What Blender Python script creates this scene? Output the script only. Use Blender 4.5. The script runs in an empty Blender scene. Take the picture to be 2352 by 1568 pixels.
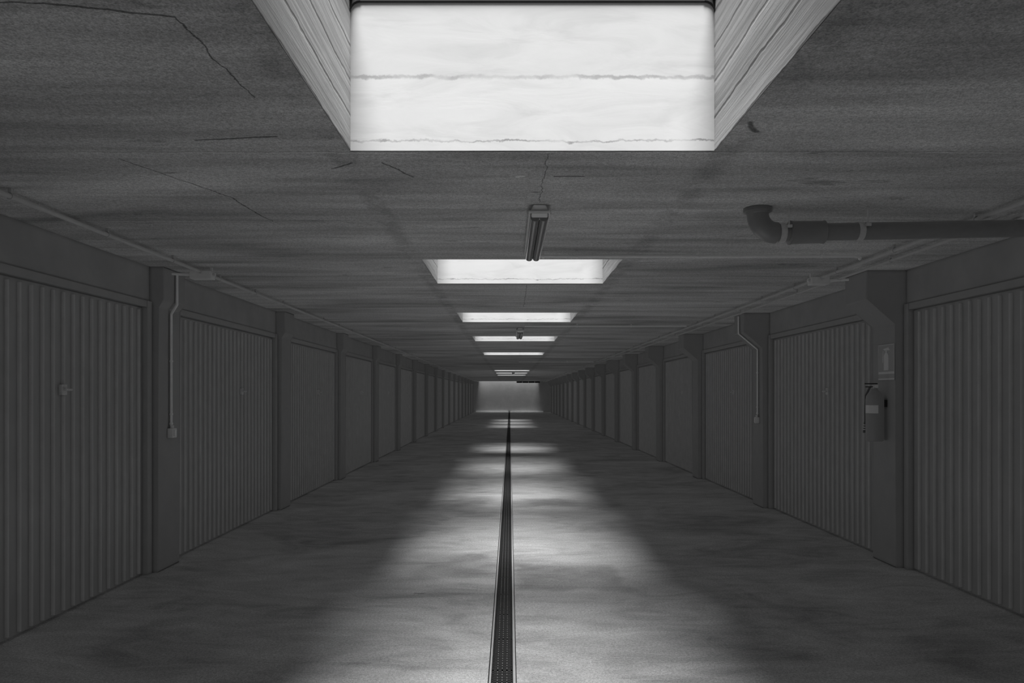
import bpy, bmesh, math, random
from mathutils import Vector, Matrix
random.seed(7)
sc = bpy.context.scene
COL = sc.collection

# ------------------------------------------------------------------ dimensions (metres; X right, Y down the aisle, Z up)
EYE = 1.47
CEIL = 2.52
LW, RW = -3.05, 3.44            # wall planes
LD, RD = -2.98, 3.37            # garage door planes
LP, RP = -2.90, 3.27            # pillar faces
SKY_X0, SKY_X1 = -0.69, 0.885   # roof light opening
SKY_LEN = 1.28
GRIT = 0.8
SUN_A, SUN_B, SUN_C = 4.9, 4.2, 3.4
AMBIENT = 0.044
SHAFT = 0.645
SKY_END = [3.204, 7.05, 10.82, 14.71, 19.9, 33.6, 37.6, 41.5]
END_Y = 61.0
BACK_Y = -6.5
PITCH = 3.29

# ------------------------------------------------------------------ object helpers
def tag(o, label=None, cat=None, group=None, kind=None):
    if label: o['label'] = label
    if cat: o['category'] = cat
    if group: o['group'] = group
    if kind: o['kind'] = kind
    return o

def empty(name, loc=(0, 0, 0), label=None, cat=None, group=None, kind=None):
    o = bpy.data.objects.new(name, None)
    o.empty_display_size = 0.1
    o.location = loc
    COL.objects.link(o)
    return tag(o, label, cat, group, kind)

def obj(name, bm, mat, parent=None, loc=(0, 0, 0), smooth=False):
    me = bpy.data.meshes.new(name)
    bmesh.ops.recalc_face_normals(bm, faces=bm.faces)
    bm.to_mesh(me)
    bm.free()
    me.materials.append(mat)
    if smooth:
        for p in me.polygons: p.use_smooth = True
        me.set_sharp_from_angle(angle=math.radians(38))
    o = bpy.data.objects.new(name, me)
    o.location = loc
    COL.objects.link(o)
    if parent: o.parent = parent
    return o

def copy_tree(o, parent=None):
    c = o.copy()
    COL.objects.link(c)
    c.parent = parent
    for ch in list(o.children): copy_tree(ch, c)
    return c

# ------------------------------------------------------------------ mesh helpers
def box(bm, x0, y0, z0, x1, y1, z1, bev=0.0):
    r = bmesh.ops.create_cube(bm, size=1.0)
    vs = r['verts']
    for v in vs:
        v.co = Vector(((x0 + x1) / 2 + v.co.x * (x1 - x0), (y0 + y1) / 2 + v.co.y * (y1 - y0), (z0 + z1) / 2 + v.co.z * (z1 - z0)))
    if bev > 0:
        es = list({e for v in vs for e in v.link_edges})
        bmesh.ops.bevel(bm, geom=es, offset=bev, segments=2, affect='EDGES', profile=0.5)
    return bm

def tube(bm, pts, r, seg=12, cap=True):
    pts = [Vector(p) for p in pts]
    rs = r if isinstance(r, (list, tuple)) else [r] * len(pts)
    rings = []
    up = None
    for i, p in enumerate(pts):
        if i == 0: t = pts[1] - pts[0]
        elif i == len(pts) - 1: t = pts[-1] - pts[-2]
        else: t = (pts[i + 1] - p).normalized() + (p - pts[i - 1]).normalized()
        t.normalize()
        if up is None:
            a = Vector((0, 0, 1)) if abs(t.z) < 0.9 else Vector((0, 1, 0))
            up = (a - t * a.dot(t)).normalized()
        else:
            up = (up - t * up.dot(t)).normalized()
        s = t.cross(up)
        rings.append([bm.verts.new(p + (up * math.cos(2 * math.pi * k / seg) + s * math.sin(2 * math.pi * k / seg)) * rs[i]) for k in range(seg)])
    for a, b in zip(rings, rings[1:]):
        for k in range(seg):
            bm.faces.new((a[k], a[(k + 1) % seg], b[(k + 1) % seg], b[k]))
    if cap:
        bm.faces.new(rings[0][::-1]); bm.faces.new(rings[-1])
    return bm

def prism(bm, poly, axis, a, b):
    """poly: list of 2-D points; axis 'Y' -> (x,z) extruded along y, 'X' -> (y,z) along x, 'Z' -> (x,y) along z"""
    def P(p, t):
        return {'Y': (p[0], t, p[1]), 'X': (t, p[0], p[1]), 'Z': (p[0], p[1], t)}[axis]
    v0 = [bm.verts.new(P(p, a)) for p in poly]
    v1 = [bm.verts.new(P(p, b)) for p in poly]
    n = len(poly)
    bm.faces.new(v0[::-1]); bm.faces.new(v1)
    for i in range(n):
        bm.faces.new((v0[i], v0[(i + 1) % n], v1[(i + 1) % n], v1[i]))
    return bm

def lathe(bm, prof, cx, cy, seg=24):
    rings = []
    for r, z in prof:
        rings.append([bm.verts.new((cx + r * math.cos(2 * math.pi * k / seg), cy + r * math.sin(2 * math.pi * k / seg), z)) for k in range(seg)])
    for a, b in zip(rings, rings[1:]):
        for k in range(seg):
            bm.faces.new((a[k], a[(k + 1) % seg], b[(k + 1) % seg], b[k]))
    bm.faces.new(rings[0][::-1]); bm.faces.new(rings[-1])
    return bm

def arc(c, r, a0, a1, n, f):
    return [f(c[0] + r * math.cos(math.radians(a0 + (a1 - a0) * i / n)), c[1] + r * math.sin(math.radians(a0 + (a1 - a0) * i / n))) for i in range(n + 1)]

# ------------------------------------------------------------------ material helpers
class NT:
    def __init__(s, name):
        s.m = bpy.data.materials.new(name)
        s.m.use_nodes = True
        s.t = s.m.node_tree
        s.t.nodes.clear()
        s.out = s.t.nodes.new('ShaderNodeOutputMaterial')
        s.p = s.t.nodes.new('ShaderNodeBsdfPrincipled')
        s.t.links.new(s.p.outputs[0], s.out.inputs[0])
        s.tc = s.t.nodes.new('ShaderNodeTexCoord').outputs['Object']
    def link(s, a, b): s.t.links.new(a, b)
    def set(s, sock, v):
        if hasattr(v, 'node'): s.t.links.new(v, sock)
        else: sock.default_value = v
    def math(s, op, a, b=0.0, c=0.0, clamp=False):
        n = s.t.nodes.new('ShaderNodeMath'); n.operation = op; n.use_clamp = clamp
        s.set(n.inputs[0], a); s.set(n.inputs[1], b); s.set(n.inputs[2], c)
        return n.outputs[0]
    def scaled(s, v, sx, sy, sz, off=(0, 0, 0)):
        n = s.t.nodes.new('ShaderNodeMapping')
        n.inputs['Scale'].default_value = (sx, sy, sz); n.inputs['Location'].default_value = off
        s.link(v, n.inputs['Vector'])
        return n.outputs[0]
    def noise(s, v, scale=1.0, detail=4, rough=0.6, dist=0.0):
        n = s.t.nodes.new('ShaderNodeTexNoise')
        n.inputs['Scale'].default_value = scale; n.inputs['Detail'].default_value = detail
        n.inputs['Roughness'].default_value = rough; n.inputs['Distortion'].default_value = dist
        s.link(v, n.inputs['Vector'])
        return n.outputs[0]
    def ramp(s, v, stops):
        n = s.t.nodes.new('ShaderNodeValToRGB')
        els = n.color_ramp.elements
        while len(els) < len(stops): els.new(0.5)
        for e, (p, c) in zip(els, stops):
            e.position = p; e.color = (c, c, c, 1)
        s.link(v, n.inputs[0])
        return n.outputs[0]
    def xyz(s, v):
        n = s.t.nodes.new('ShaderNodeSeparateXYZ'); s.link(v, n.inputs[0]); return n.outputs
    def comb(s, x, y, z):
        n = s.t.nodes.new('ShaderNodeCombineXYZ')
        for i, q in enumerate((x, y, z)): s.set(n.inputs[i], q)
        return n.outputs[0]
    def smooth(s, v, a, b, lo=0.0, hi=1.0):
        n = s.t.nodes.new('ShaderNodeMapRange'); n.interpolation_type = 'SMOOTHSTEP'
        s.set(n.inputs[0], v); s.set(n.inputs[1], a); s.set(n.inputs[2], b); s.set(n.inputs[3], lo); s.set(n.inputs[4], hi)
        return n.outputs[0]
    def seg(s, x, y, a, b, w):
        """1 on the segment a-b, 0 further than w from it"""
        dx, dy = b[0] - a[0], b[1] - a[1]
        L = dx * dx + dy * dy
        px, py = s.math('SUBTRACT', x, a[0]), s.math('SUBTRACT', y, a[1])
        t = s.math('DIVIDE', s.math('ADD', s.math('MULTIPLY', px, dx), s.math('MULTIPLY', py, dy)), L, clamp=True)
        ex = s.math('SUBTRACT', px, s.math('MULTIPLY', t, dx))
        ey = s.math('SUBTRACT', py, s.math('MULTIPLY', t, dy))
        d = s.math('SQRT', s.math('ADD', s.math('MULTIPLY', ex, ex), s.math('MULTIPLY', ey, ey)))
        return s.smooth(d, w * 0.3, w, 1.0, 0.0)
    def rect(s, x, y, x0, x1, y0, y1, soft):
        a = s.math('MULTIPLY', s.smooth(x, x0 - soft, x0 + soft), s.smooth(x, x1 - soft, x1 + soft, 1.0, 0.0))
        b = s.math('MULTIPLY', s.smooth(y, y0 - soft, y0 + soft), s.smooth(y, y1 - soft, y1 + soft, 1.0, 0.0))
        return s.math('MULTIPLY', a, b)
    def grit(s):
        """sandy speckle of raw concrete, 0..1 around 0.5"""
        a = s.smooth(s.noise(s.scaled(s.tc, 150, 150, 150), 1.0, 1, 0.6), 0.28, 0.72)
        b = s.smooth(s.noise(s.scaled(s.tc, 62, 62, 62, (3, 1, 2)), 1.0, 2, 0.6), 0.28, 0.72)
        return s.math('ADD', s.math('MULTIPLY', a, 0.55), s.math('MULTIPLY', b, 0.45))
    def color(s, v):
        n = s.t.nodes.new('ShaderNodeCombineColor')
        for i in range(3): s.set(n.inputs[i], v)
        s.link(n.outputs[0], s.p.inputs['Base Color'])
    def bump(s, h, strength=0.3, dist=0.01):
        n = s.t.nodes.new('ShaderNodeBump')
        n.inputs['Strength'].default_value = strength; n.inputs['Distance'].default_value = dist
        s.set(n.inputs['Height'], h)
        s.link(n.outputs[0], s.p.inputs['Normal'])
    def finish(s, rough=0.8, metal=0.0, spec=0.5):
        s.set(s.p.inputs['Roughness'], rough); s.set(s.p.inputs['Metallic'], metal)
        s.set(s.p.inputs['Specular IOR Level'], spec)
        return s.m

def plain(name, g, rough=0.5, metal=0.0, spec=0.5, var=0.15, scale=25.0):
    n = NT(name)
    k = n.noise(n.scaled(n.tc, scale, scale, scale), 1.0, 3)
    n.color(n.math('MULTIPLY', n.math('ADD', n.math('MULTIPLY', n.math('SUBTRACT', k, 0.5), 2 * var), 1.0), g))
    return n.finish(rough, metal, spec)

def mat_ceiling():
    n = NT('ceiling_concrete')
    x, y, z = n.xyz(n.tc)
    wob = n.noise(n.scaled(n.tc, 9, 9, 9), 1.0, 4)
    wob2 = n.noise(n.scaled(n.tc, 7, 7, 7, (5, 3, 1)), 1.0, 4)
    xw = n.math('ADD', x, n.math('MULTIPLY', n.math('SUBTRACT', wob2, 0.5), 0.06))
    yw = n.math('ADD', y, n.math('MULTIPLY', n.math('SUBTRACT', wob, 0.5), 0.03))
    cloud = n.noise(n.scaled(n.tc, 0.45, 1.5, 1), 1.0, 5, 0.6, 0.6)
    streak = n.noise(n.scaled(n.tc, 0.7, 8, 1), 1.0, 4, 0.5, 0.5)
    fine = n.grit()
    v = n.math('ADD', n.math('MULTIPLY', cloud, 0.65), n.math('MULTIPLY', streak, 0.35))
    v = n.ramp(v, [(0.34, 0.29), (0.5, 0.55), (0.66, 0.78)])
    v = n.math('MULTIPLY', v, n.math('ADD', n.math('MULTIPLY', fine, GRIT), 1.0 - GRIT / 2))
    # slab joints every 1.27 m: a pale lip beside a dark slit
    ph = n.math('WRAP', n.math('SUBTRACT', yw, 3.209), 0.635, -0.635)
    pale = n.smooth(n.math('ABSOLUTE', n.math('SUBTRACT', ph, 0.012)), 0.004, 0.012, 1.0, 0.0)
    dark = n.smooth(n.math('ABSOLUTE', ph), 0.002, 0.006, 1.0, 0.0)
    gate = n.smooth(n.noise(n.scaled(n.tc, 1.7, 0.7, 1), 1.0, 3), 0.42, 0.6)
    v = n.math('ADD', v, n.math('MULTIPLY', n.math('MULTIPLY', pale, gate), 0.14))
    v = n.math('MULTIPLY', v, n.math('SUBTRACT', 1.0, n.math('MULTIPLY', dark, 0.35)))
    # dirty patches
    pat = n.smooth(n.noise(n.scaled(n.tc, 2.2, 6.5, 1, (3.1, 1.7, 0)), 1.0, 5, 0.65, 0.8), 0.62, 0.72)
    v = n.math('MULTIPLY', v, n.math('SUBTRACT', 1.0, n.math('MULTIPLY', pat, 0.4)))
    # weathered concrete along both long edges of the roof lights
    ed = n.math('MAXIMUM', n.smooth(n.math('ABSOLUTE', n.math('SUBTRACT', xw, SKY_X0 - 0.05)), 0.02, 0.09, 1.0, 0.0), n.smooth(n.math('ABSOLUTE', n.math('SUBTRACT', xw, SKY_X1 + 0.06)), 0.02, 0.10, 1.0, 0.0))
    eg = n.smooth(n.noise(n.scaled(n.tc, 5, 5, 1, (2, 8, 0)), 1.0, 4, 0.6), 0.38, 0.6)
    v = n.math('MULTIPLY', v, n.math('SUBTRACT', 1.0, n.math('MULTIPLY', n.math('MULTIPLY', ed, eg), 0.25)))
    # white lime flecks
    fl = n.smooth(n.noise(n.scaled(n.tc, 6, 16, 1, (9, 4, 0)), 1.0, 4, 0.6), 0.69, 0.76)
    v = n.math('ADD', v, n.math('MULTIPLY', fl, 0.13))
    # hairline cracks
    cr = None
    for a, b, w in [((-1.62, 1.97), (-1.25, 1.99), 0.006), ((-1.25, 1.99), (-0.93, 2.06), 0.008), ((-0.93, 2.06), (-0.93, 2.3), 0.004), ((-0.93, 2.3), (-0.90, 2.62), 0.004),
                    ((0.165, 3.24), (0.165, 4.05), 0.003), ((0.165, 7.1), (0.165, 8.9), 0.004), ((-1.30, 3.06), (-0.95, 3.02), 0.010), ((-0.83, 3.45), (-0.72, 3.36), 0.008),
                    ((-1.75, 3.3), (-1.5, 3.9), 0.006), ((0.22, 3.57), (0.35, 3.57), 0.010), ((0.11, 3.85), (0.15, 3.85), 0.010), ((-0.58, 3.36), (-0.46, 3.58), 0.007), ((0.93, 2.86), (0.98, 2.96), 0.016), ((-1.5, 3.9), (-1.45, 4.5), 0.006)]:
        q = n.seg(xw, yw, a, b, w)
        cr = q if cr is None else n.math('MAXIMUM', cr, q)
    v = n.math('MULTIPLY', v, n.math('SUBTRACT', 1.0, n.math('MULTIPLY', cr, 0.7)))
    v = n.math('ADD', v, n.math('MULTIPLY', n.seg(xw, yw, (0.035, 3.58), (0.06, 3.57), 0.016), 0.35))
    n.color(v)
    n.bump(n.math('ADD', n.math('MULTIPLY', streak, 0.6), n.math('MULTIPLY', fine, 0.12)), 0.15, 0.012)
    return n.finish(0.85, 0, 0.3)

def mat_floor():
    n = NT('floor_concrete')
    x, y, z = n.xyz(n.tc)
    w1 = n.noise(n.scaled(n.tc, 2.3, 2.3, 1), 1.0, 4)
    w2 = n.noise(n.scaled(n.tc, 2.1, 2.1, 1, (7, 2, 0)), 1.0, 4)
    xw = n.math('ADD', x, n.math('MULTIPLY', n.math('SUBTRACT', w1, 0.5), 0.35))
    yw = n.math('ADD', y, n.math('MULTIPLY', n.math('SUBTRACT', w2, 0.5), 0.35))
    cloud = n.noise(n.scaled(n.tc, 0.7, 0.9, 1), 1.0, 6, 0.6, 1.2)
    swirl = n.noise(n.scaled(n.tc, 1.5, 3.6, 1), 1.0, 7, 0.66, 1.6)
    fine = n.grit()
    v = n.math('ADD', n.math('MULTIPLY', cloud, 0.55), n.math('MULTIPLY', swirl, 0.45))
    v = n.ramp(v, [(0.36, 0.27), (0.5, 0.45), (0.64, 0.59)])
    v = n.math('MULTIPLY', v, n.math('ADD', n.math('MULTIPLY', fine, GRIT), 1.0 - GRIT / 2))
    # damp patches left of and right of the drain
    damp = n.math('MAXIMUM', n.rect(xw, yw, 0.05, 0.9, 5.55, 6.35, 0.06), n.rect(xw, yw, -0.8, -0.2, 5.9, 6.8, 0.12))
    damp = n.math('MAXIMUM', damp, n.rect(xw, yw, 0.2, 0.85, 9.7, 10.4, 0.12))
    damp = n.math('MAXIMUM', damp, n.rect(xw, yw, -0.8, -0.3, 9.5, 10.6, 0.12))
    v = n.math('MULTIPLY', v, n.math('SUBTRACT', 1.0, n.math('MULTIPLY', damp, 0.3)))
    sp = n.smooth(n.noise(n.scaled(n.tc, 11, 26, 1), 1.0, 3), 0.74, 0.8)
    v = n.math('MULTIPLY', v, n.math('SUBTRACT', 1.0, n.math('MULTIPLY', sp, 0.4)))
    spot = n.seg(xw, yw, (-0.68, 5.46), (-0.62, 5.46), 0.03)
    v = n.math('MULTIPLY', v, n.math('SUBTRACT', 1.0, n.math('MULTIPLY', spot, 0.5)))
    n.color(v)
    n.bump(n.math('ADD', n.math('MULTIPLY', swirl, 0.3), n.math('MULTIPLY', fine, 0.2)), 0.1, 0.006)
    return n.finish(0.62, 0, 0.4)

def mat_board(name, lo, hi, contrast=1.0):
    """board-marked concrete, grain along the local Y axis"""
    n = NT(name)
    tc = n.tc
    grain = n.noise(n.scaled(tc, 30, 1.6, 55), 1.0, 6, 0.65, 0.5)
    band = n.noise(n.scaled(tc, 2.0, 0.35, 9), 1.0, 4, 0.6, 0.4)
    x, y, z = n.xyz(tc)
    zz = n.math('ADD', z, n.math('MULTIPLY', n.math('SUBTRACT', n.noise(n.scaled(tc, 1.0, 3.0, 1.0)), 0.5), 0.05))
    jo = n.math('ABSOLUTE', n.math('WRAP', zz, 0.075, -0.075))
    jd = n.smooth(jo, 0.002, 0.010, 1.0, 0.0)
    v = n.math('ADD', n.math('MULTIPLY', grain, 0.5), n.math('MULTIPLY', band, 0.5))
    v = n.ramp(v, [(0.34, lo), (0.52, (lo + hi) * 0.52), (0.68, hi)])
    v = n.math('MULTIPLY', v, n.math('SUBTRACT', 1.0, n.math('MULTIPLY', jd, 0.45 * contrast)))
    n.color(v)
    n.bump(n.math('SUBTRACT', grain, jd), 0.4, 0.01)
    return n.finish(0.85, 0, 0.3)

def mat_white(k=0.54):
    """pale render of the shaft end: rough horizontal casting lips and light stains"""
    n = NT('pale_shaft_render')
    x, y, z = n.xyz(n.tc)
    wob = n.noise(n.scaled(n.tc, 10, 1, 10), 1.0, 5, 0.7)
    zw = n.math('ADD', z, n.math('MULTIPLY', n.math('SUBTRACT', wob, 0.5), 0.055))
    st = n.noise(n.scaled(n.tc, 2.5, 1, 9), 1.0, 5, 0.6, 0.8)
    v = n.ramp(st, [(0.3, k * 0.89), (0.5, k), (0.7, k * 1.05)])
    up = n.smooth(zw, 0.315, 0.325)
    v = n.math('MULTIPLY', v, n.math('SUBTRACT', 1.0, n.math('MULTIPLY', up, 0.06)))
    l1 = n.math('MULTIPLY', n.smooth(n.math('ABSOLUTE', n.math('SUBTRACT', zw, 0.322)), 0.003, 0.012, 1.0, 0.0), n.smooth(n.noise(n.scaled(n.tc, 4, 1, 1), 1.0, 4), 0.35, 0.65, 0.08, 0.4))
    l2 = n.math('MULTIPLY', n.smooth(n.math('ABSOLUTE', n.math('SUBTRACT', zw, 0.046)), 0.001, 0.006, 1.0, 0.0), n.smooth(n.noise(n.scaled(n.tc, 5, 1, 1, (2, 0, 0)), 1.0, 4), 0.35, 0.65, 0.1, 0.55))
    v = n.math('MULTIPLY', v, n.math('SUBTRACT', 1.0, n.math('MAXIMUM', l1, l2)))
    n.color(v)
    n.bump(n.math('ADD', st, n.math('MULTIPLY', wob, 0.4)), 0.1, 0.01)
    return n.finish(0.9, 0, 0.2)

def mat_glass(t=0.98):
    n = NT('rooflight_glazing')
    tr = n.t.nodes.new('ShaderNodeBsdfTransparent')
    tr.inputs[0].default_value = (t, t, t, 1)
    gl = n.t.nodes.new('ShaderNodeBsdfGlossy')
    gl.inputs['Roughness'].default_value = 0.1
    mx = n.t.nodes.new('ShaderNodeMixShader')
    mx.inputs[0].default_value = 0.03
    n.link(tr.outputs[0], mx.inputs[1]); n.link(gl.outputs[0], mx.inputs[2])
    n.link(mx.outputs[0], n.out.inputs[0])
    return n.m

M = {}
M['ceiling'] = mat_ceiling()
M['floor'] = mat_floor()
M['board'] = mat_board('board_marked_concrete', 0.32, 0.70)
M['white'] = mat_white()
M['glass'] = mat_glass()
M['wall'] = plain('dark_painted_wall', 0.4, 0.85, 0, 0.2, 0.2, 3)
M['endwall'] = plain('end_wall_concrete', 0.42, 0.85, 0, 0.2, 0.25, 1.5)
M['pillar'] = plain('pillar_concrete', 0.38, 0.85, 0, 0.2, 0.1, 5)
M['door'] = plain('garage_door_paint', 0.385, 0.33, 0, 0.6, 0.1, 6)
M['rib'] = plain('rib_glint_paint', 0.58, 0.3, 0, 0.6, 0.15, 6)  # paler than the leaf: glints along the ribs put into the colour
M['doorframe'] = plain('door_frame_paint', 0.39, 0.45, 0, 0.5, 0.1, 8)
M['steel'] = plain('galvanised_steel', 0.75, 0.35, 0.3, 0.5, 0.2, 40)
M['conduit'] = plain('pale_conduit_plastic', 0.93, 0.4, 0, 0.5, 0.1, 20)
M['mainconduit'] = plain('dull_conduit_plastic', 0.58, 0.5, 0, 0.4, 0.1, 20)
M['boxgrey'] = plain('junction_box_plastic', 0.8, 0.5, 0, 0.5, 0.1, 20)
M['darkpipe'] = plain('dark_drain_plastic', 0.28, 0.3, 0, 0.5, 0.15, 12)
M['iron'] = plain('cast_iron', 0.045, 0.8, 0, 0.15, 0.3, 60)
M['stud'] = plain('pale_stud_metal', 0.30, 0.4, 0.3, 0.5, 0.3, 80)
M['rail'] = plain('drain_rail_concrete', 0.42, 0.6, 0, 0.4, 0.15, 15)
M['black'] = plain('black_rubber', 0.12, 0.7, 0, 0.3, 0.1, 20)
M['housing'] = plain('lamp_housing_plastic', 0.88, 0.5, 0, 0.5, 0.08, 30)
M['lampend'] = plain('lamp_pale_end', 0.96, 0.45, 0, 0.5, 0.05, 30)
M['diffuser'] = plain('lamp_diffuser_plastic', 0.22, 0.16, 0, 0.6, 0.08, 30)
M['gasket'] = plain('black_gasket', 0.035, 0.8, 0, 0.1, 0.1, 20)
M['red'] = plain('extinguisher_body_paint', 0.36, 0.3, 0, 0.5, 0.05, 10)
M['paper'] = plain('pale_label', 0.8, 0.6, 0, 0.3, 0.05, 40)
M['sign'] = plain('sign_face', 0.42, 0.4, 0, 0.5, 0.05, 10)
M['signink'] = plain('sign_pictogram', 0.72, 0.5, 0, 0.4, 0.05, 10)

# ------------------------------------------------------------------ the setting: floor, ceiling, walls
DR_L, DR_R = -0.113, 0.035
bm = bmesh.new()
def quad(bm, *ps): bm.faces.new([bm.verts.new(p) for p in ps])
for x0, x1 in ((LW, DR_L), (DR_R, RW)):
    quad(bm, (x0, BACK_Y, 0), (x1, BACK_Y, 0), (x1, END_Y, 0), (x0, END_Y, 0))
    xe = x1 if x1 == DR_L else x0
    quad(bm, (xe, BACK_Y, 0), (xe, END_Y, 0), (xe, END_Y, -0.12), (xe, BACK_Y, -0.12))
quad(bm, (DR_L, BACK_Y, -0.12), (DR_R, BACK_Y, -0.12), (DR_R, END_Y, -0.12), (DR_L, END_Y, -0.12))
tag(obj('floor', bm, M['floor']), 'stained grey concrete garage floor with pools of skylight down its middle', 'floor', kind='structure')

SLOT = (-2.55, 2.35, END_Y - 0.7, END_Y)
FILL_WELL = (SKY_X0, SKY_X1, -4.6, -3.32)  # unseen roof opening added behind the camera to bounce light onto the ceiling
holes = [FILL_WELL] + [(SKY_X0, SKY_X1, e - SKY_LEN, e) for e in SKY_END] + [SLOT]
xs = sorted({LW - 0.2, RW + 0.2, *[h[0] for h in holes], *[h[1] for h in holes]})
ys = sorted({BACK_Y - 0.2, END_Y + 0.2, *[h[2] for h in holes], *[h[3] for h in holes]})
bm = bmesh.new()
grid = {}
def gv(x, y, z):
    k = (round(x, 4), round(y, 4), z)
    if k not in grid: grid[k] = bm.verts.new((x, y, z))
    return grid[k]
for x0, x1 in zip(xs, xs[1:]):
    for y0, y1 in zip(ys, ys[1:]):
        cx, cy = (x0 + x1) / 2, (y0 + y1) / 2
        if any(h[0] < cx < h[1] and h[2] < cy < h[3] for h in holes): continue
        for z in (CEIL, CEIL + 0.12):
            bm.faces.new((gv(x0, y0, z), gv(x1, y0, z), gv(x1, y1, z), gv(x0, y1, z)))
tag(obj('ceiling', bm, M['ceiling']), 'board-marked grey concrete ceiling slab pierced by a row of roof lights', 'ceiling', kind='structure')

pillar_y = {'L': [6.10 + PITCH * k for k in range(-3, 17)], 'R': [6.27 + PITCH * k for k in range(-3, 17)]}
PW = 0.40
for side, wx, lx in (('left', LW, LD + 0.01), ('right', RW, RD - 0.01)):
    bm = bmesh.new()
    s = -1 if side == 'left' else 1
    box(bm, min(wx, wx + 0.2 * s), BACK_Y - 0.2, -0.1, max(wx, wx + 0.2 * s), END_Y + 0.2, CEIL)
    py = pillar_y[side[0].upper()]
    edges = [BACK_Y] + [q for p in py for q in (p, p + PW)] + [END_Y]
    for a, b in zip(edges[0::2], edges[1::2]):
        if b - a > 0.3:
            box(bm, min(wx, lx), a + 0.003, 2.235, max(wx, lx), b - 0.003, CEIL)
    tag(obj('wall_' + side, bm, M['wall']), f'dark {side} wall with a lintel over the garage doors', 'wall', kind='structure')
bm = bmesh.new(); box(bm, LW - 0.2, END_Y, -0.1, RW + 0.2, END_Y + 0.2, CEIL + 1.3)
tag(obj('wall_end', bm, M['endwall']), 'pale concrete end wall far down the aisle, lit from above', 'wall', kind='structure')
bm = bmesh.new(); box(bm, LW - 0.2, BACK_Y - 0.2, -0.1, RW + 0.2, BACK_Y, CEIL)
tag(obj('wall_back', bm, M['wall']), 'dark wall behind the camera', 'wall', kind='structure')

for x0, x1 in ((-2.8, DR_L - 0.003), (DR_R + 0.003, 2.75)):  # added strip, painted pale in place of sunlit floor at the wall foot
    bm = bmesh.new(); box(bm, x0, END_Y - 0.16, 0.001, x1, END_Y - 0.002, 0.09, 0.01)
    strip = obj('lit_floor_strip_1' if x0 < -1 else 'lit_floor_strip_2', bm, M['lampend'])
    tag(strip, ('left' if x0 < -1 else 'right') + ' half of the pale strip added as sunlit floor at the foot of the far end wall', 'light strip', kind='structure')

# ------------------------------------------------------------------ roof lights
def make_skylight(x0, x1, ln, shaft, deep=False):
    """origin at the far lower edge centre; the opening runs towards -Y"""
    w = (x1 - x0) / 2
    t = 0.12
    root = empty('window_1')
    bm = bmesh.new(); box(bm, -w - t, 0, 0.004, w + t, t, shaft)
    obj('end_panel', bm, M['white'], root)
    bm = bmesh.new(); box(bm, -w - t, -ln - t, 0.004, w + t, -ln, shaft)
    obj('near_panel', bm, M['board'], root)
    for s in (-1, 1):
        bm = bmesh.new(); box(bm, min(s * w, s * (w + t)), -ln, 0.004, max(s * w, s * (w + t)), 0, shaft)
        obj('side_panel', bm, M['board'], root)
    # dark curb frame with rounded inner corners
    bm = bmesh.new()
    fh, lip = 0.06, 0.012
    z0, z1 = shaft, shaft + fh
    for a in ((-w - t, -0.0 - lip, w + t, t), (-w - t, -ln - t, w + t, -ln + lip), (-w - t, -ln + lip, -w + lip, -lip), (w - lip, -ln + lip, w + t, -lip)):
        box(bm, a[0], a[1], z0, a[2], a[3], z1)
    r = 0.045
    for s in (-1, 1):   # corner gussets seen against the end panel
        pts = [(s * (w - 0.001), shaft), (s * (w - r), shaft)] + [(s * (w - r + r * math.sin(math.radians(a))), shaft - r + r * math.cos(math.radians(a))) for a in (18, 36, 54, 72)] + [(s * (w - 0.001), shaft - r)]
        prism(bm, pts, 'Y', -0.018, -0.001)
    obj('frame', bm, M['gasket'], root)
    bm = bmesh.new()
    # shallow glazing dome
    nx, ny = 12, 10
    vs = []
    for i in range(nx + 1):
        row = []
        for j in range(ny + 1):
            u, v = i / nx * 2 - 1, j / ny * 2 - 1
            row.append(bm.verts.new((u * (w + 0.04), -ln / 2 + v * (ln / 2 + 0.04), z1 + 0.16 * (1 - u * u) ** 0.5 * (1 - v * v) ** 0.5)))
        vs.append(row)
    for i in range(nx):
        for j in range(ny):
            bm.faces.new((vs[i][j], vs[i + 1][j], vs[i + 1][j + 1], vs[i][j + 1]))
    obj('dome', bm, M['glass'], root, smooth=True)
    return root

proto = make_skylight(SKY_X0, SKY_X1, SKY_LEN, SHAFT)
cx = (SKY_X0 + SKY_X1) / 2
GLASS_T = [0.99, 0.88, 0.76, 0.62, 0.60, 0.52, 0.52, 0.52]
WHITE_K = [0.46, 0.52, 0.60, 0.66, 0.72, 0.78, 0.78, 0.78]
sky_label = {
    0: 'largest bright skylight shaft at the top of the picture with streaked side walls',
    1: 'second skylight from the camera, just beyond the nearest ceiling lamp',
    2: 'third skylight from the camera, a white bar below the second one',
    3: 'fourth skylight from the camera, crossed by the far small ceiling lamp',
    4: 'fifth skylight from the camera, thin white bar above the group of three slits',
    5: 'topmost of the three thin distant skylight slits',
    6: 'middle of the three thin distant skylight slits, broken by a lamp',
    7: 'lowest of the three thin distant skylight slits, farthest down the aisle'}
for i, e in enumerate(SKY_END):
    o = proto if i == 0 else copy_tree(proto)
    o.location = (cx, e, CEIL)
    # panes dimmed down the aisle to weaken far pools; farther end panels painted paler to offset
    for ch in o.children:
        if ch.name.startswith('dome') or ch.name.startswith('end_panel'):
            ch.data = ch.data.copy()
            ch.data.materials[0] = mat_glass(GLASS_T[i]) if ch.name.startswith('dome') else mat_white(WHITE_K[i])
    tag(o, sky_label[i], 'skylight', 'skylights in a row along the ceiling', 'structure')
    o.name = f'window_{i + 1}'
slot = make_skylight(SLOT[0], SLOT[1], SLOT[3] - SLOT[2], 1.15)
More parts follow.
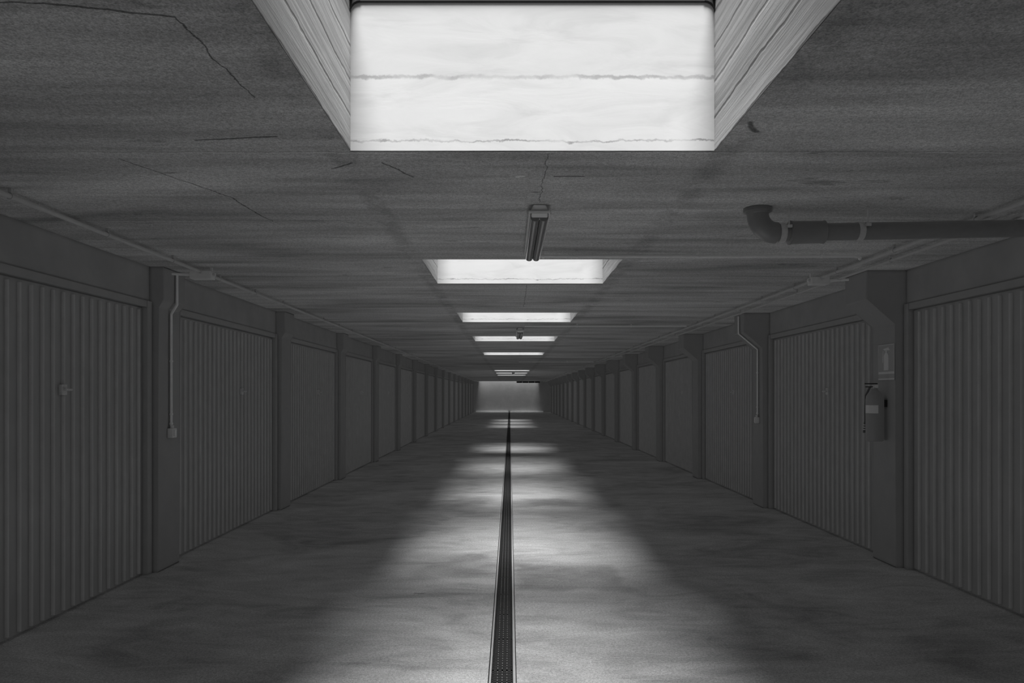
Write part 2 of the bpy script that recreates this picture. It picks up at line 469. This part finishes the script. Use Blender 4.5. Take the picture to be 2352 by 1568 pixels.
slot.location = ((SLOT[0] + SLOT[1]) / 2, END_Y, CEIL)
slot.name = 'window_9'
# the end wall itself closes this shaft
for ch in list(slot.children):
    if ch.name.startswith('end_panel'): bpy.data.objects.remove(ch)
tag(slot, 'wide slot skylight hard against the far end wall', 'skylight', kind='structure')

well = make_skylight(FILL_WELL[0], FILL_WELL[1], FILL_WELL[3] - FILL_WELL[2], SHAFT)
well.location = ((FILL_WELL[0] + FILL_WELL[1]) / 2, FILL_WELL[3], CEIL)
well.name = 'window_10'
tag(well, 'unseen light well added behind the camera to brighten the ceiling', 'skylight', kind='structure')

# ------------------------------------------------------------------ garage doors
BAY = PITCH - PW
def make_door():
    """local: X towards the aisle, Y along the wall, origin at the near foot of the bay"""
    root = empty('door_1')
    W = BAY - 0.01
    j = 0.075
    H = 2.18
    bm = bmesh.new()
    box(bm, -0.045, 0.005, 0, 0.035, j, 2.23)
    obj('door_jamb', bm, M['doorframe'], root)
    bm = bmesh.new()
    box(bm, -0.045, W - j, 0, 0.035, W, 2.23)
    obj('door_jamb', bm, M['doorframe'], root)
    bm = bmesh.new()
    box(bm, -0.045, j, H, 0.03, W - j, 2.23)
    obj('door_head', bm, M['doorframe'], root)
    # vertically ribbed leaf
    p = 0.111
    y = j + 0.012
    bm = bmesh.new()
    box(bm, -0.03, j + 0.004, 0.015, -0.010, W - j - 0.004, H - 0.01)
    obj('door_leaf', bm, M['door'], root)
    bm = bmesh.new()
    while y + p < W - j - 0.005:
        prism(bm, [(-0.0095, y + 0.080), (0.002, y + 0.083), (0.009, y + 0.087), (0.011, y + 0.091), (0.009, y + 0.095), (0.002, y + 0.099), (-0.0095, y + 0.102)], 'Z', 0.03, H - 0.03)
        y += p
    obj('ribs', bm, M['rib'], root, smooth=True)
    bm = bmesh.new()
    ly = W / 2 + 0.28
    box(bm, -0.012, ly - 0.028, 1.465, 0.016, ly + 0.028, 1.535, 0.004)
    lock = obj('lock_plate', bm, M['steel'], root)
    bm = bmesh.new()
    tube(bm, [(0.014, ly, 1.5), (0.045, ly, 1.5)], 0.008, 10)
    tube(bm, [(0.042, ly - 0.035, 1.5), (0.042, ly + 0.035, 1.5)], 0.007, 10)
    obj('handle', bm, M['steel'], lock)
    return root
ORD = ['', 'first', 'second', 'third', 'fourth', 'fifth', 'sixth', 'seventh', 'eighth', 'ninth', 'tenth', 'eleventh', 'twelfth', 'thirteenth', 'fourteenth', 'fifteenth', 'sixteenth', 'seventeenth', 'eighteenth', 'nineteenth', 'twentieth']
dproto = make_door()
nd = 0
for side in ('L', 'R'):
    py = pillar_y[side]
    for i, p in enumerate(py[:-1]):
        y0 = p + PW
        o = dproto if nd == 0 else copy_tree(dproto)
        nd += 1
        if side == 'L':
            o.location = (LD, y0, 0)
        else:
            o.location = (RD, y0 + BAY, 0)
            o.rotation_euler.z = math.pi
        word = 'left' if side == 'L' else 'right'
        k = i - 1
        if k < 1:
            lab = f'vertically ribbed dark garage door on the {word} wall, behind the camera' if k == 0 else f'vertically ribbed dark garage door on the {word} wall, farthest behind the camera'
        elif k == 1:
            lab = f'vertically ribbed dark garage door nearest the camera on the {word} side of the photo'
        else:
            lab = f'vertically ribbed dark garage door, {ORD[k]} from the camera on the {word} wall'
        o.name = f'door_{nd}'
        tag(o, lab, 'garage door', f'garage doors along the {word} wall', 'structure')

# ------------------------------------------------------------------ pillars with haunched heads
def pillar(side, y0, label, group):
    s = -1 if side == 'L' else 1
    wx, fx = (LW, LP) if side == 'L' else (RW, RP)
    hx = -2.85 if side == 'L' else 3.02
    d = abs(hx - fx)
    z1 = CEIL - 0.25 if side == 'R' else CEIL - 0.27
    z2 = z1 - (0.20 if side == 'R' else 0.06)
    poly = [(wx, 0), (fx, 0), (fx, z2), (hx, z1), (hx, CEIL), (wx, CEIL)]
    bm = bmesh.new()
    prism(bm, poly, 'Y', y0, y0 + PW)
    bmesh.ops.bevel(bm, geom=[e for e in bm.edges if all(abs(v.co.x - wx) > 0.02 for v in e.verts)], offset=0.008, segments=1, affect='EDGES')
    for v in bm.verts: v.co -= Vector((wx, y0, 0))
    return tag(obj('concrete_pillar', bm, M['pillar'], None, (wx, y0, 0)), label, 'pillar', group)
for side in ('L', 'R'):
    word = 'left' if side == 'L' else 'right'
    for i, y0 in enumerate(pillar_y[side]):
        if y0 + PW > END_Y: continue
        k = i - 2
        if k < 1:
            if k < 0: continue
            lab = f'dark concrete pillar on the {word} wall beside the camera, outside the picture'
        elif side == 'R' and k == 1:
            lab = 'dark concrete pillar with splayed head carrying the fire extinguisher and its sign'
        elif side == 'L' and k == 1:
            lab = 'dark concrete pillar on the left carrying the long vertical conduit and switch box'
        else:
            lab = f'dark concrete pillar with splayed head, {ORD[k]} in view along the {word} wall'
        pillar(side, y0, lab, f'pillars along the {word} wall')

# ------------------------------------------------------------------ trench drain
bm = bmesh.new()
box(bm, DR_L + 0.002, BACK_Y + 0.01, -0.118, DR_L + 0.014, END_Y - 0.01, 0.004)
rt = empty('drain_channel', (-0.039, 0, -0.118), 'long narrow trench drain edged with pale rails down the middle of the floor', 'drain')
def rail(x0, x1):
    bm = bmesh.new(); box(bm, x0 + 0.039, BACK_Y + 0.01, 0, x1 + 0.039, END_Y - 0.01, 0.122)
    obj('edge_rail', bm, M['rail'], rt)
bm.free()
rail(DR_L + 0.006, DR_L + 0.016); rail(DR_R - 0.018, DR_R - 0.005)
bm = bmesh.new(); box(bm, DR_L + 0.016 + 0.039, BACK_Y + 0.01, 0.0, DR_R - 0.018 + 0.039, END_Y - 0.01, 0.01)
obj('channel_bed', bm, M['iron'], rt)
def make_grate(L=0.5):
    x0, x1 = DR_L + 0.018, DR_R - 0.020
    w = (x1 - x0) / 2
    bm = bmesh.new()
    n_long = 5
    for i in range(n_long):
        cxx = -w + 0.006 + i * (2 * w - 0.012) / (n_long - 1)
        box(bm, cxx - 0.004, 0.003, -0.022, cxx + 0.004, L - 0.003, -0.001)
    nb = 20
    for k in range(nb + 1):
        yy = 0.008 + k * (L - 0.016) / nb
        box(bm, -w, yy - 0.005, -0.022, w, yy + 0.005, -0.001)
    # short upstanding studs in three rows, paler than the bars
    n_iron = len(bm.faces)
    for i in range(1, 4):
        cxx = -w + 0.006 + i * (2 * w - 0.012) / (n_long - 1)
        for k in range(13):
            yy = 0.008 + (k + 0.5) * (L - 0.016) / 13
            box(bm, cxx - 0.0022, yy - 0.0045, -0.006, cxx + 0.0022, yy + 0.0045, 0.0012)
    o = obj('drain_grate', bm, M['iron'])
    o.data.materials.append(M['stud'])
    for p in o.data.polygons:
        if p.index >= n_iron: p.material_index = 1
    return o
g = make_grate()
gy = -0.56
gi = 0
while gy < END_Y - 0.6:
    o = g if gi == 0 else copy_tree(g)
    o.location = (-0.040, gy, 0.002)
    vis = gy + 0.5 > 3.77
    order = int(round((gy - 3.44) / 0.5))
    if not vis: lab = 'black cast iron drain grate in the floor behind the bottom edge of the photo'
    elif order == 0: lab = 'black cast iron drain grate cut off by the bottom edge of the photo'
    elif order <= 8: lab = f'black cast iron drain grate, {ORD[order]} whole one from the bottom of the photo'
    else: lab = 'black cast iron drain grate in the distant stretch of the trench drain'
    tag(o, lab, 'drain grate', 'grates of the trench drain')
    gi += 1
    gy += 0.5

# ------------------------------------------------------------------ ceiling lamps
def make_lamp():
    L = 1.27
    root = empty('ceiling_lamp')
    # housing (origin at the ceiling, near end)
    bm = bmesh.new()
    prism(bm, [(-0.037, 0), (-0.053, -0.034), (0.053, -0.034), (0.037, 0)], 'Y', 0.03, L - 0.03)
    obj('housing', bm, M['housing'], root)
    for ya, yb in ((0.0, 0.03), (L - 0.03, L)):
        bm = bmesh.new()
        prism(bm, [(-0.034, -0.001), (-0.044, -0.022), (-0.044, -0.034), (0.044, -0.034), (0.044, -0.022), (0.034, -0.001)], 'Y', ya, yb)
        bmesh.ops.bevel(bm, geom=bm.edges[:], offset=0.004, segments=2, affect='EDGES')
        for v in bm.verts: v.co.y += -v.co.z * (0.5 if ya == 0.0 else -0.5)
        obj('end_cap', bm, M['housing'], root)
    bm = bmesh.new()
    box(bm, -0.061, 0.004, -0.047, 0.061, L - 0.004, -0.034, 0.003)
    rim = obj('rim', bm, M['housing'], root)
    # two-lobed diffuser
    def lobes(w, zt, zb):
        pts = [(-w, zt)]
        for c in (-w / 2, w / 2):
            for a in range(0, 181, 20):
                pts.append((c - (w / 2) * math.cos(math.radians(a)), zb + 0.020 - 0.020 * math.sin(math.radians(a))))
        pts.append((w, zt))
        return pts
    bm = bmesh.new()
    prism(bm, lobes(0.050, -0.047, -0.090), 'Y', 0.022, L - 0.010)
    bmesh.ops.remove_doubles(bm, verts=bm.verts, dist=1e-5)
    obj('diffuser', bm, M['diffuser'], root, smooth=True)
    bm = bmesh.new()
    box(bm, -0.046, 0.004, -0.078, 0.046, 0.018, -0.0465, 0.006)
    for v in bm.verts: v.co.y += -(v.co.z + 0.0465) * 0.8
    obj('diffuser_end', bm, M['lampend'], root)
    for yy in (0.02, 0.45, 0.85, L - 0.05):
        for s in (-1, 1):
            bm = bmesh.new()
            box(bm, s * 0.0615 - 0.002, yy, -0.052, s * 0.0615 + 0.002, yy + 0.014, -0.030)
            obj('clip', bm, M['steel'], rim)
    return root
lamp = make_lamp()
LX = 0.165
lamp_lab = {0: 'twin-lobed fluorescent ceiling lamp hanging before the second skylight, nearest and largest lamp',
            1: 'small dark ceiling lamp silhouetted against the fourth skylight',
            2: 'tiny distant ceiling lamp crossing the middle of the three thin skylight slits'}
for i, y in enumerate((4.09, 11.72, 35.0)):
    o = lamp if i == 0 else copy_tree(lamp)
    o.location = (LX, y, CEIL)
    tag(o, lamp_lab[i], 'ceiling lamp', 'ceiling lamps down the middle')

# ------------------------------------------------------------------ conduits
def conduit(name, pts, r, label, clips, cat='conduit', mat='conduit'):
    root = empty(name, pts[0], label, cat)
    o0 = Vector(pts[0])
    bm = bmesh.new(); tube(bm, [Vector(p) - o0 for p in pts], r, 10)
    obj('pipe', bm, M[mat], root, smooth=True)
    for c, ax in clips:
        c = Vector(c) - o0
        bm = bmesh.new()
        d = Vector((1, 0, 0)) if ax == 'X' else Vector((0, 1, 0)) if ax == 'Y' else Vector((0, 0, 1))
        tube(bm, [c - d * 0.008, c + d * 0.008], r + 0.004, 10)
        if ax in 'XY': box(bm, c.x - 0.008, c.y - 0.008, c.z, c.x + 0.008, c.y + 0.008, CEIL - o0.z)
        obj('clip', bm, M[mat], root)
    return root
yl = 5.42
zc = CEIL - 0.040
conduit('ceiling_conduit', [(LX + 0.055, yl, zc), (2.52, yl, zc), (2.575, yl + 0.02, zc - 0.004), (2.60, yl + 0.08, zc - 0.006)], 0.011,
        'pale conduit running along the ceiling from the nearest lamp to the right',
        [((LX + 0.08, yl, zc), 'X'), ((0.49, yl, zc), 'X'), ((1.39, yl, zc), 'X'), ((2.28, yl, zc), 'X')])
conduit('ceiling_conduit', [(0.22, 10.98, zc), (2.62, 10.98, zc)], 0.011, 'thin conduit across the ceiling just beyond the third skylight', [((1.0 + 0.8 * k, 10.98, zc), 'X') for k in range(2)])
conduit('ceiling_conduit', [(0.28, 23.2, zc), (2.62, 23.2, zc)], 0.011, 'distant thin conduit across the ceiling beyond the fifth skylight', [((1.0 + 0.8 * k, 23.2, zc), 'X') for k in range(2)])
conduit('ceiling_conduit', [(-2.55, BACK_Y + 0.1, zc), (-2.55, END_Y - 0.7, zc)], 0.014, 'long grey conduit along the ceiling near the left wall',
        [((-2.55, -1.68 + 0.91 * k, zc), 'Y') for k in range(66)], mat='mainconduit')
conduit('ceiling_conduit', [(2.70, BACK_Y + 0.1, zc), (2.70, END_Y - 0.7, zc)], 0.014, 'long grey conduit along the ceiling near the right wall, inner of two',
        [((2.70, -2.08 + 0.91 * k, zc), 'Y') for k in range(66)], mat='mainconduit')
conduit('ceiling_conduit', [(2.87, BACK_Y + 0.1, zc - 0.004), (2.87, END_Y - 0.7, zc - 0.004)], 0.012, 'long grey conduit along the ceiling near the right wall, outer of two',
        [((2.87, -1.7 + 1.82 * k, zc - 0.004), 'Y') for k in range(33)], mat='mainconduit')
# left pillar: drop to the switch box
PFX = LP + 0.014
def drop(side, y, ztop, zbot, label):
    fx = LP if side == 'L' else RP
    s = 1 if side == 'L' else -1
    x = fx + s * 0.017
    hx = -2.85 if side == 'L' else 3.02
    xh = hx + s * 0.016
    if side == 'L':
        pts = [(xh, y, CEIL - 0.03), (xh, y, CEIL - 0.29), (x, y, CEIL - 0.37), (x, y, zbot)]
    else:
        pts = [(xh, y, CEIL - 0.03), (xh, y, CEIL - 0.255), (x, y, CEIL - 0.462), (x, y, zbot)]
    root = conduit('wall_conduit', pts, 0.0115, label, [((x, y, 1.75), 'Z'), ((x, y, 1.30), 'Z'), ((x, y, zbot + 0.02), 'Z')])
    return x
xb = drop('L', 6.30, CEIL - 0.1, 1.20, 'pale vertical conduit dropping down the left pillar to a switch box')
def switch_box(x, y, z, s, label):
    root = empty('switch_box', (x - s * 0.012, y, z), label, 'switch box')
    bm = bmesh.new(); box(bm, min(0, s * 0.05), -0.038, -0.04, max(0, s * 0.05), 0.038, 0.04, 0.005)
    if s < 0:
        pass
    obj('housing', bm, M['boxgrey'], root)
    bm = bmesh.new(); box(bm, min(s * 0.05, s * 0.056), -0.022, -0.026, max(s * 0.05, s * 0.056), 0.022, 0.026, 0.002)
    obj('rocker', bm, M['housing'], root)
    bm = bmesh.new(); tube(bm, [(s * 0.024, 0, 0.04), (s * 0.024, 0, 0.065)], 0.016, 10)
    obj('gland', bm, M['boxgrey'], root)
switch_box(LP + 0.012, 6.30, 1.14, 1, 'small pale switch box at the foot of the conduit on the left pillar')
drop('R', 9.72, CEIL - 0.1, 1.20, 'faint vertical conduit down the second pillar of the right wall')
switch_box(RP - 0.012, 9.72, 1.13, -1, 'small grey switch box on the second pillar of the right wall')

def junction_box(x, y, label, w, branch):
    root = empty('junction_box', (x, y, CEIL), label, 'junction box')
    bm = bmesh.new(); box(bm, -w / 2, -0.05, -0.098, w / 2, 0.05, -0.034, 0.004)
    body = obj('housing', bm, M['boxgrey'], root)
    bm = bmesh.new(); box(bm, -w / 2 + 0.004, -0.054, -0.094, w / 2 - 0.004, -0.049, -0.038, 0.001)
    obj('cover', bm, M['boxgrey'], body)
    for sx in (-1, 1):
        bm = bmesh.new(); tube(bm, [(sx * w / 2, 0, -0.06), (sx * (w / 2 + 0.02), 0, -0.06)], 0.014, 10)
        obj('gland', bm, M['boxgrey'], root)
        bm = bmesh.new(); box(bm, sx * (w / 2 - 0.012) - 0.008, -0.012, -0.036, sx * (w / 2 - 0.012) + 0.008, 0.012, 0)
        obj('hanger', bm, M['boxgrey'], root)
    bm = bmesh.new()
    e = branch
    s = 1 if e > 0 else -1
    tube(bm, [(s * (w / 2 + 0.018), 0, -0.06), (e, 0.02, -0.05)], 0.010, 10)
    obj('branch_pipe', bm, M['conduit'], root, smooth=True)
junction_box(-2.55, 6.14, 'pale junction box under the left ceiling conduit beside the pillar head', 0.175, -0.26)
junction_box(2.69, 6.45, 'pale junction box under the right ceiling conduit beside the splayed pillar head', 0.155, 0.27)

# ------------------------------------------------------------------ dark drain pipe at the right
rt = empty('drain_pipe', (1.40, 4.18, CEIL), 'thick dark drain pipe bending out of the ceiling and running to the right wall', 'pipe')
R = 0.052
bm = bmesh.new()
pts = [(0, 0, 0), (0, 0, -0.03)]
for a in range(0, 91, 10):
    t = math.radians(a)
    pts.append((0.105 - 0.105 * math.cos(t), 0, -0.035 - 0.105 * math.sin(t)))
tube(bm, pts, [0.072, 0.066] + [0.060] * 10, 24)
elbow = obj('elbow', bm, M['darkpipe'], rt, smooth=True)
bm = bmesh.new(); tube(bm, [(0, 0, -0.001), (0, 0, -0.022)], 0.078, 24); obj('collar', bm, M['darkpipe'], elbow, smooth=True)
zr = lambda x: -0.140 + 0.020 * (x - 0.1)
bm = bmesh.new(); tube(bm, [(0.10, 0, zr(0.1)), (1.958, 0.01, zr(1.958))], R - 0.003, 24); obj('pipe', bm, M['darkpipe'], rt, smooth=True)
bm = bmesh.new(); tube(bm, [(x, 0.002, zr(x)) for x in (0.175, 0.18, 0.20, 0.36, 0.372, 0.376)], [R - 0.003, 0.068, 0.064, 0.062, 0.066, R - 0.003], 24); obj('coupling', bm, M['darkpipe'], rt, smooth=True)
for x, r in ((0.135, R + 0.002), (0.575, R)):
    bm = bmesh.new(); tube(bm, [(x - 0.017, 0.003, zr(x)), (x + 0.017, 0.003, zr(x))], r, 24)
    cl = obj('pipe_clamp', bm, M['steel'], rt, smooth=True)
    bm = bmesh.new(); tube(bm, [(x + 0.025, -0.045, zr(x) + 0.03), (x + 0.025, -0.045, 0)], 0.005, 8); box(bm, x + 0.012, -0.062, zr(x) + 0.018, x + 0.038, -0.030, zr(x) + 0.034)
    obj('hanger_rod', bm, M['steel'], cl)

# ------------------------------------------------------------------ fire extinguisher and sign on the right pillar
ex, ey = RP - 0.094, 6.44
rt = empty('fire_extinguisher', (ex, ey, 1.06), 'dark fire extinguisher with pale label hanging on the right pillar', 'fire extinguisher')
bm = bmesh.new()
lathe(bm, [(0.062, 0), (0.072, 0.008), (0.074, 0.03), (0.074, 0.36), (0.068, 0.395), (0.05, 0.425), (0.026, 0.445), (0.022, 0.462)], 0, 0, 28)
obj('cylinder', bm, M['red'], rt, smooth=True)
bm = bmesh.new()
seg = [(0.0752 * math.cos(math.radians(a)), 0.0752 * math.sin(math.radians(a))) for a in range(165, 266, 10)]
lo = [bm.verts.new((p[0], p[1], 0.245)) for p in seg]; hi = [bm.verts.new((p[0], p[1], 0.315)) for p in seg]
for k in range(len(seg) - 1): bm.faces.new((lo[k], lo[k + 1], hi[k + 1], hi[k]))
lab = obj('front_label', bm, M['paper'], rt, smooth=True)
lab['label'] = 'pale printed label'
bm = bmesh.new(); box(bm, -0.022, -0.020, 0.46, 0.022, 0.020, 0.495, 0.004); valve = obj('valve', bm, M['steel'], rt)
bm = bmesh.new(); box(bm, -0.085, -0.011, 0.497, 0.02, 0.011, 0.506, 0.002); box(bm, -0.080, -0.010, 0.470, -0.015, 0.010, 0.478, 0.002); obj('lever', bm, M['iron'], valve)
bm = bmesh.new(); tube(bm, [(0, -0.019, 0.478), (0, -0.032, 0.478)], 0.014, 14); obj('gauge', bm, M['paper'], valve)
bm = bmesh.new(); tube(bm, [(0, 0.02, 0.48), (-0.01, 0.07, 0.47), (-0.03, 0.098, 0.40), (-0.035, 0.10, 0.25), (-0.035, 0.10, 0.16)], 0.009, 10); hose = obj('hose', bm, M['black'], rt, smooth=True)
bm = bmesh.new(); tube(bm, [(-0.035, 0.10, 0.165), (-0.035, 0.10, 0.07)], [0.011, 0.020], 12); noz = obj('nozzle', bm, M['black'], hose, smooth=True)
bm = bmesh.new()
for z in (0.095, 0.115, 0.135): tube(bm, [(-0.035, 0.10, z), (-0.035, 0.10, z + 0.008)], 0.0205 - (z - 0.08) * 0.07, 12)
obj('nozzle_band', bm, M['paper'], noz)
bm = bmesh.new(); box(bm, 0.070, -0.03, 0.30, 0.0935, 0.03, 0.36); obj('wall_bracket', bm, M['iron'], rt)

sx = RP - 0.0005
rt = empty('extinguisher_sign', (sx, 6.42, 1.745), 'framed sign with a pale extinguisher pictogram above the fire extinguisher', 'sign')
bm = bmesh.new(); box(bm, -0.004, -0.138, -0.155, 0, 0.138, 0.158); obj('plate', bm, M['sign'], rt)
bm = bmesh.new()
for a in ((-0.136, 0.150, 0.136, 0.155), (-0.136, -0.085, -0.131, 0.150), (0.131, -0.085, 0.136, 0.150), (-0.136, -0.100, 0.136, -0.080), (-0.136, -0.150, 0.136, -0.138)):
    box(bm, -0.0052, a[0], a[1], -0.0038, a[2], a[3])
obj('border', bm, M['signink'], rt)
bm = bmesh.new()
prism(bm, [(-0.040, -0.068), (0.040, -0.068), (0.040, 0.058), (0.020, 0.082), (-0.020, 0.082), (-0.040, 0.058)], 'X', -0.0054, -0.0038)
prism(bm, [(-0.012, 0.084), (0.012, 0.084), (0.012, 0.102), (-0.012, 0.102)], 'X', -0.0054, -0.0038)
prism(bm, [(-0.062, 0.104), (0.030, 0.104), (0.052, 0.118), (-0.040, 0.130)], 'X', -0.0054, -0.0038)
prism(bm, [(0.048, 0.100), (0.058, 0.100), (0.062, 0.000), (0.052, 0.000)], 'X', -0.0054, -0.0038)
obj('pictogram', bm, M['signink'], rt)

# ------------------------------------------------------------------ dark duct high before the end wall
rt = empty('ceiling_duct', (0.55, END_Y - 0.75, CEIL), 'dark duct under the ceiling at the top right of the far end wall', 'duct')
bm = bmesh.new(); box(bm, 0, -0.08, -0.13, 1.9, 0.08, -0.001, 0.02); obj('casing', bm, M['iron'], rt)
bm = bmesh.new()
for k in range(3): box(bm, 0.45 + 0.5 * k, -0.085, -0.135, 0.49 + 0.5 * k, 0.085, -0.0005)
obj('joint_band', bm, M['steel'], rt)

# ------------------------------------------------------------------ light
w = bpy.data.worlds.new('overcast_sky'); sc.world = w
w.use_nodes = True
bg = w.node_tree.nodes['Background']
bg.inputs[0].default_value = (1, 1, 1, 1)
bg.inputs[1].default_value = 0.6
for nm, tilt, e in (('sun', 39, SUN_A), ('extra_sun_mid', 20, SUN_B), ('extra_sun_steep', 2, SUN_C)):   # falls forward, away from the camera; two extra suns added to stretch the pools
    sun = bpy.data.lights.new(nm, 'SUN'); sun.energy = e; sun.angle = math.radians(22)
    so = bpy.data.objects.new(nm, sun); COL.objects.link(so)
    so.rotation_euler = (math.radians(tilt), 0, 0)
    so.location = (0, -4, 8)
w.light_settings.ao_factor = AMBIENT
w.light_settings.distance = 0.03

# ------------------------------------------------------------------ camera
cam = bpy.data.cameras.new('camera'); co = bpy.data.objects.new('camera', cam); COL.objects.link(co)
co.location = (0, 0, EYE); co.rotation_euler = (math.radians(90), 0, 0)
cam.sensor_width = 36.0; cam.lens = 1700 / 2352 * 36
cam.shift_x = 5 / 2352; cam.shift_y = 121 / 2352
cam.clip_end = 200
sc.camera = co
vs = sc.view_settings
sc.display_settings.display_device = 'sRGB'
vs.view_transform = 'Standard'; vs.look = 'None'; vs.gamma = 1.0; vs.use_curve_mapping = False
vs.exposure = 0.0
c = sc.cycles
c.max_bounces = 10; c.diffuse_bounces = 1; c.glossy_bounces = 4; c.transparent_max_bounces = 12
c.caustics_reflective = False; c.caustics_refractive = False
c.sample_clamp_indirect = 4.0
c.use_denoising = True
c.use_fast_gi = True; c.fast_gi_method = 'ADD'
